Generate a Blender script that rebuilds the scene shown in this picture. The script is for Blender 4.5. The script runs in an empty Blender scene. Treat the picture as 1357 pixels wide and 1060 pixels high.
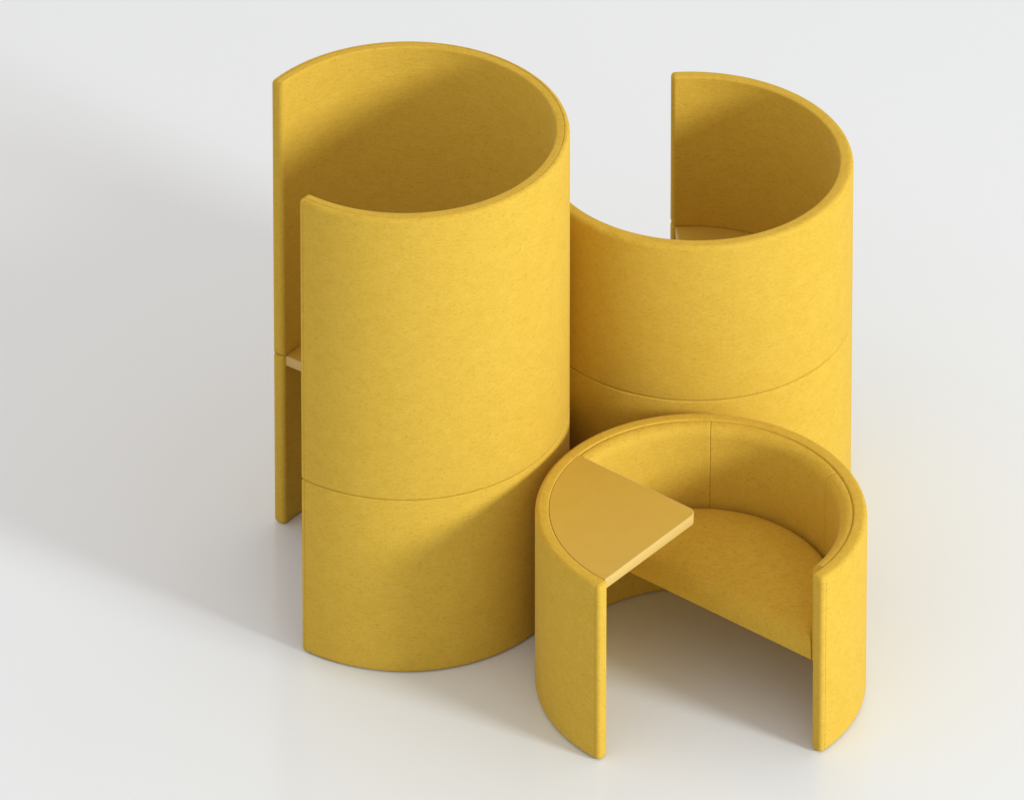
import bpy, math
from math import sin, cos, pi, radians, sqrt, hypot, atan2

SC = bpy.context.scene
COL = SC.collection
S = 0.62                       # outer radius of every module in metres; shapes below are in units of it
H_LOW, H_TALL, H_MID = 1.1609, 3.0236, 2.2038
THICK = 0.085


# ------------------------------------------------------------------ materials
def nodes(name):
    m = bpy.data.materials.new(name)
    m.use_nodes = True
    nt = m.node_tree
    return m, nt, nt.nodes, nt.links, nt.nodes['Principled BSDF']


def fabric_material(name, wrapped):
    """felt; wrapped = the cloth runs round the module's axis (grain lies level), else it lies flat"""
    m, nt, N, L, P = nodes(name)
    tc = N.new('ShaderNodeTexCoord')
    cloth = tc.outputs['Object']
    if wrapped:
        turn = N.new('ShaderNodeVectorRotate')
        turn.rotation_type = 'Z_AXIS'
        turn.inputs['Angle'].default_value = radians(-92.65)     # the cloth's ends meet in the opening
        L.new(cloth, turn.inputs['Vector'])
        xyz = N.new('ShaderNodeSeparateXYZ')
        L.new(turn.outputs['Vector'], xyz.inputs['Vector'])
        ang = N.new('ShaderNodeMath')
        ang.operation = 'ARCTAN2'
        L.new(xyz.outputs['Y'], ang.inputs[0])
        L.new(xyz.outputs['X'], ang.inputs[1])
        arc = N.new('ShaderNodeMath')
        arc.operation = 'MULTIPLY'
        arc.inputs[1].default_value = S
        L.new(ang.outputs[0], arc.inputs[0])
        flat = N.new('ShaderNodeCombineXYZ')
        flat.inputs['Z'].default_value = 0
        ln = N.new('ShaderNodeVectorMath')
        ln.operation = 'LENGTH'
        rad = N.new('ShaderNodeCombineXYZ')
        L.new(xyz.outputs['X'], rad.inputs['X'])
        L.new(xyz.outputs['Y'], rad.inputs['Y'])
        L.new(rad.outputs['Vector'], ln.inputs[0])
        L.new(arc.outputs[0], flat.inputs['X'])
        L.new(ln.outputs['Value'], flat.inputs['Y'])
        L.new(xyz.outputs['Z'], flat.inputs['Z'])
        cloth = flat.outputs['Vector']

    def noise(scale, detail, rough, mscale=(1, 1, 1)):
        mp = N.new('ShaderNodeMapping')
        mp.inputs['Scale'].default_value = mscale
        L.new(cloth, mp.inputs['Vector'])
        n = N.new('ShaderNodeTexNoise')
        n.inputs['Scale'].default_value = scale
        n.inputs['Detail'].default_value = detail
        n.inputs['Roughness'].default_value = rough
        L.new(mp.outputs['Vector'], n.inputs['Vector'])
        return n

    def ramp(src, stops):
        r = N.new('ShaderNodeValToRGB')
        e = r.color_ramp.elements
        while len(e) < len(stops):
            e.new(0.5)
        for k, (p, c) in enumerate(stops):
            e[k].position = p
            e[k].color = c
        L.new(src, r.inputs['Fac'])
        return r

    def mix(kind, fac, a, b):
        x = N.new('ShaderNodeMix')
        x.data_type = 'RGBA'
        x.blend_type = kind
        x.inputs['Factor'].default_value = fac
        if isinstance(a, tuple):
            x.inputs['A'].default_value = a
        else:
            L.new(a, x.inputs['A'])
        L.new(b, x.inputs['B'])
        return x.outputs['Result']

    # large soft mottling, mid flecks lying along the cloth, fine fibres
    big = noise(15, 5, 0.6, (1, 1, 1.5))
    fleck = noise(62, 4, 0.7, (1, 1.4, 2.4))
    fibre = noise(300, 3, 0.7, (1, 1.3, 2.0))
    c = ramp(big.outputs['Fac'], [(0.30, FAB_A), (0.70, FAB_B)]).outputs['Color']
    f1 = ramp(fleck.outputs['Fac'], [(0.30, (0.72, 0.68, 0.60, 1)), (0.45, (1, 1, 1, 1)), (0.74, (1.0, 1.03, 1.12, 1))])
    f2 = ramp(fibre.outputs['Fac'], [(0.32, (0.78, 0.77, 0.72, 1)), (0.68, (1.12, 1.13, 1.18, 1))])
    streak = noise(58, 3, 0.6, (0.45, 1.5, 4.0))
    f0 = ramp(streak.outputs['Fac'], [(0.34, (0.86, 0.84, 0.78, 1)), (0.66, (1.06, 1.07, 1.10, 1))])
    c = mix('MULTIPLY', 0.42, c, f0.outputs['Color'])
    c = mix('MULTIPLY', 0.62, c, f1.outputs['Color'])
    c = mix('MULTIPLY', 0.75, c, f2.outputs['Color'])
    L.new(c, P.inputs['Base Color'])
    P.inputs['Roughness'].default_value = 0.92
    P.inputs['Specular IOR Level'].default_value = 0.06
    P.inputs['Sheen Weight'].default_value = SHEEN
    P.inputs['Sheen Roughness'].default_value = 0.30
    P.inputs['Sheen Tint'].default_value = (1.0, 0.97, 0.72, 1)
    b1 = N.new('ShaderNodeBump')
    b1.inputs['Strength'].default_value = 0.35
    b1.inputs['Distance'].default_value = 0.0012
    L.new(fibre.outputs['Fac'], b1.inputs['Height'])
    b2 = N.new('ShaderNodeBump')
    b2.inputs['Strength'].default_value = 0.22
    b2.inputs['Distance'].default_value = 0.004
    L.new(fleck.outputs['Fac'], b2.inputs['Height'])
    L.new(b1.outputs['Normal'], b2.inputs['Normal'])
    L.new(b2.outputs['Normal'], P.inputs['Normal'])
    return m


def laminate_material():
    m, nt, N, L, P = nodes('satin_laminate')
    tc = N.new('ShaderNodeTexCoord')
    n = N.new('ShaderNodeTexNoise')
    n.inputs['Scale'].default_value = 14
    n.inputs['Detail'].default_value = 5
    L.new(tc.outputs['Object'], n.inputs['Vector'])
    r = N.new('ShaderNodeValToRGB')
    r.color_ramp.elements[0].position = 0.3
    r.color_ramp.elements[0].color = LAM_A
    r.color_ramp.elements[1].position = 0.7
    r.color_ramp.elements[1].color = LAM_B
    L.new(n.outputs['Fac'], r.inputs['Fac'])
    L.new(r.outputs['Color'], P.inputs['Base Color'])
    P.inputs['Roughness'].default_value = 0.42
    P.inputs['Specular IOR Level'].default_value = 0.5
    return m


def edge_material():
    m, nt, N, L, P = nodes('pale_wood_edge')
    tc = N.new('ShaderNodeTexCoord')
    mp = N.new('ShaderNodeMapping')
    mp.inputs['Scale'].default_value = (3, 3, 90)
    L.new(tc.outputs['Object'], mp.inputs['Vector'])
    n = N.new('ShaderNodeTexNoise')
    n.inputs['Scale'].default_value = 4
    n.inputs['Detail'].default_value = 3
    L.new(mp.outputs['Vector'], n.inputs['Vector'])
    r = N.new('ShaderNodeValToRGB')
    r.color_ramp.elements[0].position = 0.3
    r.color_ramp.elements[0].color = (0.56, 0.385, 0.11, 1)
    r.color_ramp.elements[1].position = 0.7
    r.color_ramp.elements[1].color = (0.61, 0.43, 0.14, 1)
    L.new(n.outputs['Fac'], r.inputs['Fac'])
    L.new(r.outputs['Color'], P.inputs['Base Color'])
    P.inputs['Roughness'].default_value = 0.5
    return m


def floor_material():
    m, nt, N, L, P = nodes('white_studio_floor')
    tc = N.new('ShaderNodeTexCoord')
    n = N.new('ShaderNodeTexNoise')
    n.inputs['Scale'].default_value = 0.35
    n.inputs['Detail'].default_value = 3
    L.new(tc.outputs['Object'], n.inputs['Vector'])
    r = N.new('ShaderNodeValToRGB')
    r.color_ramp.elements[0].position = 0.3
    r.color_ramp.elements[0].color = FLOOR_A
    r.color_ramp.elements[1].position = 0.7
    r.color_ramp.elements[1].color = FLOOR_B
    L.new(n.outputs['Fac'], r.inputs['Fac'])
    L.new(r.outputs['Color'], P.inputs['Base Color'])
    P.inputs['Roughness'].default_value = 0.16
    P.inputs['Specular IOR Level'].default_value = 0.4
    return m


FAB_A = (0.612, 0.400, 0.051, 1)
FAB_B = (0.647, 0.427, 0.061, 1)
SHEEN = 0.10
LAM_A = (0.545, 0.350, 0.050, 1)
LAM_B = (0.565, 0.364, 0.056, 1)
FLOOR_A = (0.742, 0.804, 0.884, 1)
FLOOR_B = (0.752, 0.814, 0.894, 1)

FABRIC = fabric_material('wool_felt', True)
SEAT_FABRIC = fabric_material('wool_felt_seat', False)
LAMINATE = laminate_material()
EDGE = edge_material()
FLOOR = floor_material()


# ------------------------------------------------------------------ mesh helpers
def obj(name, verts, faces, mat, parent=None, sharp=38):
    me = bpy.data.meshes.new(name)
    me.from_pydata([(x * S, y * S, z * S) for x, y, z in verts], [], faces)
    me.validate()
    me.update()
    me.materials.append(mat)
    for p in me.polygons:
        p.use_smooth = True
    me.set_sharp_from_angle(angle=radians(sharp))
    o = bpy.data.objects.new(name, me)
    COL.objects.link(o)
    if parent:
        o.parent = parent
    import bmesh
    bm = bmesh.new()
    bm.from_mesh(me)
    bmesh.ops.recalc_face_normals(bm, faces=bm.faces)
    bm.to_mesh(me)
    bm.free()
    return o


def profile(r0, r1, z0, z1, radii, d, seams=(), seg=6):
    """closed loop (r, z): rounded rectangle inset by d.
    radii = (inner bottom, outer bottom, outer top, inner top); seams = radii at which the top carries a sewn groove."""
    a, b, lo, hi = r0 + d, r1 - d, z0 + d, z1 - d
    q = [max(x - d, 0.0006) for x in radii]
    pts = []

    def corner(cx, cz, r, t0):
        for k in range(seg + 1):
            t = radians(t0 + 90.0 * k / seg)
            pts.append((cx + r * cos(t), cz + r * sin(t)))
    corner(a + q[0], lo + q[0], q[0], 180)
    corner(b - q[1], lo + q[1], q[1], 270)
    corner(b - q[2], hi - q[2], q[2], 0)
    for rs in seams:
        for dr, dz in ((0.0050, 0), (0.0018, -0.0035), (-0.0018, -0.0035), (-0.0050, 0)):
            pts.append((rs + dr, hi + dz))
    corner(a + q[3], hi - q[3], q[3], 90)
    return pts


def arc_body(name, r0, r1, z0, z1, th0, th1, radii, r_end, mat, parent, seams=(), end_seam=True, n=150):
    """rounded band swept round the axis from th0 to th1 (degrees), both ends softly rounded, with sewn seams near them"""
    rm = r1
    def end_stations(re):                      # (arc distance from the end, inset, seam depth on the outer face)
        st = []
        for k in range(0, 8):
            t = radians(90.0 * k / 7)
            st.append((re * (1 - cos(t)), re * (1 - sin(t)), 0.0))
        if end_seam:
            for ds, dd in ((0.003, 0), (0.0055, 0.0028), (0.0085, 0.0028), (0.011, 0)):
                st.append((re + ds, 0.0, dd))
        return st
    ra, rb = r_end if isinstance(r_end, tuple) else (r_end, r_end)
    sa, sb = end_stations(ra), end_stations(rb)
    A, B = radians(th0), radians(th1)
    rings = [(A + s / rm, d, q) for s, d, q in sa]
    a, b = rings[-1][0], B - sb[-1][0] / rm
    for k in range(1, n):
        rings.append((a + (b - a) * k / n, 0.0, 0.0))
    rings += [(B - s / rm, d, q) for s, d, q in reversed(sb)]
    V, F, m = [], [], None
    for th, d, q in rings:
        pr = [(r - q if r > r1 - 0.012 else r, z) for r, z in profile(r0, r1, z0, z1, radii, d, seams)]
        m = len(pr)
        V += [(r * cos(th), r * sin(th), z) for r, z in pr]
    for i in range(len(rings) - 1):
        for k in range(m):
            F.append((i * m + k, i * m + (k + 1) % m, (i + 1) * m + (k + 1) % m, (i + 1) * m + k))
    F.append(tuple(range(m)))
    e = (len(rings) - 1) * m
    F.append(tuple(reversed(range(e, e + m))))
    return obj(name, V, F, mat, parent)


def u(deg):
    return (cos(radians(deg)), sin(radians(deg)))


T_E1, T_E2, T_OFF, T_FIL = 230.3, 141.0, 0.030, 0.062     # the table's two straight edges, in degrees


def table_path(o, r_t):
    """open path end -> rounded tip -> end of the table's free edges, inset by o"""
    u1, n1 = u(T_E1), u(T_E1 - 90)
    u2, n2 = u(T_E2), u(T_E2 + 90)
    det = n1[0] * n2[1] - n1[1] * n2[0]
    c1, c2 = T_FIL, T_OFF + T_FIL
    cx = (c1 * n2[1] - n1[1] * c2) / det
    cy = (n1[0] * c2 - c1 * n2[0]) / det
    out = []
    t = sqrt(r_t * r_t - o * o)
    out.append((n1[0] * o + u1[0] * t, n1[1] * o + u1[1] * t))
    a0, a1 = T_E1 + 90, T_E2 + 270
    for k in range(13):
        a = a0 + (a1 - a0) * k / 12
        out.append((cx + (T_FIL - o) * u(a)[0], cy + (T_FIL - o) * u(a)[1]))
    oo = T_OFF + o
    t = sqrt(r_t * r_t - oo * oo)
    out.append((n2[0] * oo + u2[0] * t, n2[1] * oo + u2[1] * t))
    return out


def table(parent, z1, thick=0.064, r_t=0.9135):
    z0 = z1 - thick
    path = table_path(0.0085, r_t)
    a = math.degrees(atan2(path[-1][1], path[-1][0])) % 360
    b = math.degrees(atan2(path[0][1], path[0][0])) % 360
    poly = path + [(r_t * u(a + (b - a) * k / 60)[0], r_t * u(a + (b - a) * k / 60)[1]) for k in range(1, 60)]
    n = len(poly)
    V = [(x, y, z0 + 0.001) for x, y in poly] + [(x, y, z1 - 0.0005) for x, y in poly]
    F = [tuple(reversed(range(n))), tuple(range(n, 2 * n))]
    F += [(k, (k + 1) % n, n + (k + 1) % n, n + k) for k in range(n)]
    t = obj('table_top', V, F, LAMINATE, parent, 30)
    cs = [(0.0088, z0), (0.004, z0), (0.0012, z0 + 0.0012), (0.0, z0 + 0.004), (0.0, z1 - 0.004), (0.0012, z1 - 0.0012), (0.004, z1), (0.0088, z1)]
    V, F = [], []
    paths = [table_path(o, r_t) for o, z in cs]
    m = len(paths[0])
    for (o, z), p in zip(cs, paths):
        V += [(x, y, z) for x, y in p]
    q = len(cs)
    for i in range(q):
        j = (i + 1) % q
        for k in range(m - 1):
            F.append((i * m + k, i * m + k + 1, j * m + k + 1, j * m + k))
    F.append(tuple(i * m for i in range(q)))
    F.append(tuple(i * m + m - 1 for i in reversed(range(q))))
    obj('edge_band', V, F, EDGE, t, 50)
    return t


SEAT_DIR = 51.0


def seat_loop(o, r, z):
    """half disc whose straight front runs at right angles to SEAT_DIR, inset by o"""
    h = sqrt(max((r - o) ** 2 - o * o, 1e-8))
    mx, tx = u(SEAT_DIR), u(SEAT_DIR - 90)
    pts = []
    for k in range(40):
        t = -h + 2 * h * k / 40            # along the chord
        pts.append((mx[0] * o + tx[0] * t, mx[1] * o + tx[1] * t, z))
    a = math.degrees(math.acos(min(1, o / (r - o))))
    for k in range(90):
        ang = SEAT_DIR - a + 2 * a * k / 90
        pts.append(((r - o) * u(ang)[0], (r - o) * u(ang)[1], z))
    return pts


def seat(parent, z0=0.50, z1=0.655, r=0.831):
    rt, rb = 0.092, 0.012
    st = []
    for k in range(5):
        t = radians(90 * k / 4)
        st.append((rb * (1 - sin(t)), z0 + rb * (1 - cos(t))))
    for k in range(9):
        t = radians(90 * k / 8)
        st.append((rt * (1 - cos(t)), z1 - rt * (1 - sin(t))))
    for o in (0.115, 0.15, 0.2, 0.26, 0.32, 0.38, 0.41):
        st.append((o, z1 + 0.024 * (1 - ((0.42 - o) / 0.328) ** 2)))
    V, F = [], []
    for o, z in st:
        V += seat_loop(o, r, z)
    m = 130
    for i in range(len(st) - 1):
        for k in range(m):
            F.append((i * m + k, i * m + (k + 1) % m, (i + 1) * m + (k + 1) % m, (i + 1) * m + k))
    F.append(tuple(reversed(range(m))))
    e = (len(st) - 1) * m
    F.append(tuple(range(e, e + m)))
    return obj('seat_cushion', V, F, SEAT_FABRIC, parent, 50)


ARM0, ARM1 = -45.3, 231.7


def module(name, label, category, x, y, rot, top=None):
    root = bpy.data.objects.new(name, None)
    root.empty_display_size = 0.2
    COL.objects.link(root)
    root.location = (x * S, y * S, 0)
    root.rotation_euler = (0, 0, radians(rot))
    root['label'] = label
    root['category'] = category
    root['group'] = 'round yellow upholstered seating modules'
    r_in = 1 - THICK
    if top is None:
        arc_body('shell', r_in, 1, 0.004, H_LOW, ARM0, ARM1, (0.024, 0.030, 0.030, 0.012), 0.026, FABRIC, root, seams=())
    else:
        arc_body('lower_shell', r_in, 1, 0.004, H_LOW - 0.0006, ARM0, ARM1, (0.022, 0.024, 0.013, 0.008), 0.028, FABRIC, root)
        arc_body('upper_screen', r_in, 1, H_LOW + 0.0006, top, ARM0, ARM1, (0.008, 0.013, 0.029, 0.012), 0.028, FABRIC, root,
                 seams=(0.968,) if top > 2.5 else ())
    table(root, H_LOW - 0.003)
    seat(root)
    for a, b, ends in ((-38.6, 24.48, (0.0025, 0.009)), (24.52, 84.88, (0.009, 0.006)), (84.92, 142.6, (0.006, 0.0025))):
        arc_body('back_cushion', 0.834, r_in + 0.0015, 0.50, H_LOW - 0.006, a, b, (0.008, 0.008, 0.013, 0.066), ends,
                 FABRIC, root, end_seam=False, n=60)
    return root


OY = 45.80                                     # the fitted camera stands at y = 0 in module radii; move the scene to the origin
module('lounge_chair', 'low round yellow felt armchair with built-in wedge table and open front', 'armchair',
       1.1379, 44.9262 - OY, 0.0)
module('tall_booth', 'tallest yellow felt cylinder booth with narrow opening at its side', 'booth',
       -0.6460, 46.0045 - OY, -84.35, H_TALL)
module('high_back_booth', 'medium height yellow felt booth standing behind the low armchair', 'booth',
       1.1307, 47.0322 - OY, -134.6, H_MID)

# ------------------------------------------------------------------ floor
g = 170.0
fl = obj('floor', [(-g, -g, 0), (g, -g, 0), (g, g, 0), (-g, g, 0)], [(0, 1, 2, 3)], FLOOR)
fl['kind'] = 'structure'

# ------------------------------------------------------------------ light: a made-up pale fill all round and one large soft lamp low on the right
SIDE_FILL, TOP_FILL = 0.90, 0.87
w = bpy.data.worlds.new('World')
SC.world = w
w.use_nodes = True
nt = w.node_tree
bg = nt.nodes['Background']
# made-up studio fill: near-neutral at the sides, slightly dimmer overhead, warmed to redden interiors
geo = nt.nodes.new('ShaderNodeTexCoord')
sep = nt.nodes.new('ShaderNodeSeparateXYZ')
nt.links.new(geo.outputs['Generated'], sep.inputs['Vector'])
mr = nt.nodes.new('ShaderNodeMapRange')
mr.inputs['From Min'].default_value = 0.0
mr.inputs['From Max'].default_value = 1.0
mr.inputs['To Min'].default_value = SIDE_FILL
mr.inputs['To Max'].default_value = TOP_FILL
nt.links.new(sep.outputs['Z'], mr.inputs['Value'])
tint = nt.nodes.new('ShaderNodeMix')
tint.data_type = 'RGBA'
tint.inputs['A'].default_value = (0.985, 1.0, 1.01, 1)
tint.inputs['B'].default_value = (1.0, 0.87, 0.74, 1)
nt.links.new(sep.outputs['Z'], tint.inputs['Factor'])
nt.links.new(tint.outputs['Result'], bg.inputs['Color'])
nt.links.new(mr.outputs['Result'], bg.inputs['Strength'])

AZ, EL, DIST = -32.5, 16.8, 60.0
KEY = 0.86
size = 2 * DIST * S * math.tan(radians(6.2))
li = bpy.data.lights.new('studio_lamp', 'AREA')
li.shape = 'DISK'
li.size = size
# radiance wanted so that a surface facing the lamp receives KEY * pi of irradiance
area = pi * size * size / 4
li.energy = KEY * pi * (DIST * S) ** 2 * pi
li.color = (0.97, 0.995, 0.945)
lo = bpy.data.objects.new('studio_lamp', li)
COL.objects.link(lo)
tx, ty = 0.4 * S, 0.1 * S
lo.location = (tx + DIST * S * cos(radians(EL)) * cos(radians(AZ)), ty + DIST * S * cos(radians(EL)) * sin(radians(AZ)),
               DIST * S * sin(radians(EL)) + 0.6)
from mathutils import Vector
lo.rotation_euler = (Vector((tx, ty, 0.6)) - lo.location).to_track_quat('-Z', 'Y').to_euler()

# ------------------------------------------------------------------ camera: long lens with vertical shift, uprights nearly parallel
cd = bpy.data.cameras.new('camera')
cd.sensor_fit = 'HORIZONTAL'
cd.sensor_width = 36
cd.lens = 36 * 11000 / 1357
cd.shift_y = (-3775.70 - 530.0) / 1357
cd.clip_end = 1000
co = bpy.data.objects.new('camera', cd)
COL.objects.link(co)
co.location = (0, -OY * S, 30.8771 * S)
co.rotation_euler = (pi / 2 - 0.2, 0, 0)
SC.camera = co

SC.render.engine = 'CYCLES'
SC.cycles.max_bounces = 12
SC.cycles.diffuse_bounces = 8
vs = SC.view_settings
vs.view_transform = 'Standard'
vs.look = 'None'
vs.exposure = 0
vs.gamma = 1
vs.use_curve_mapping = False
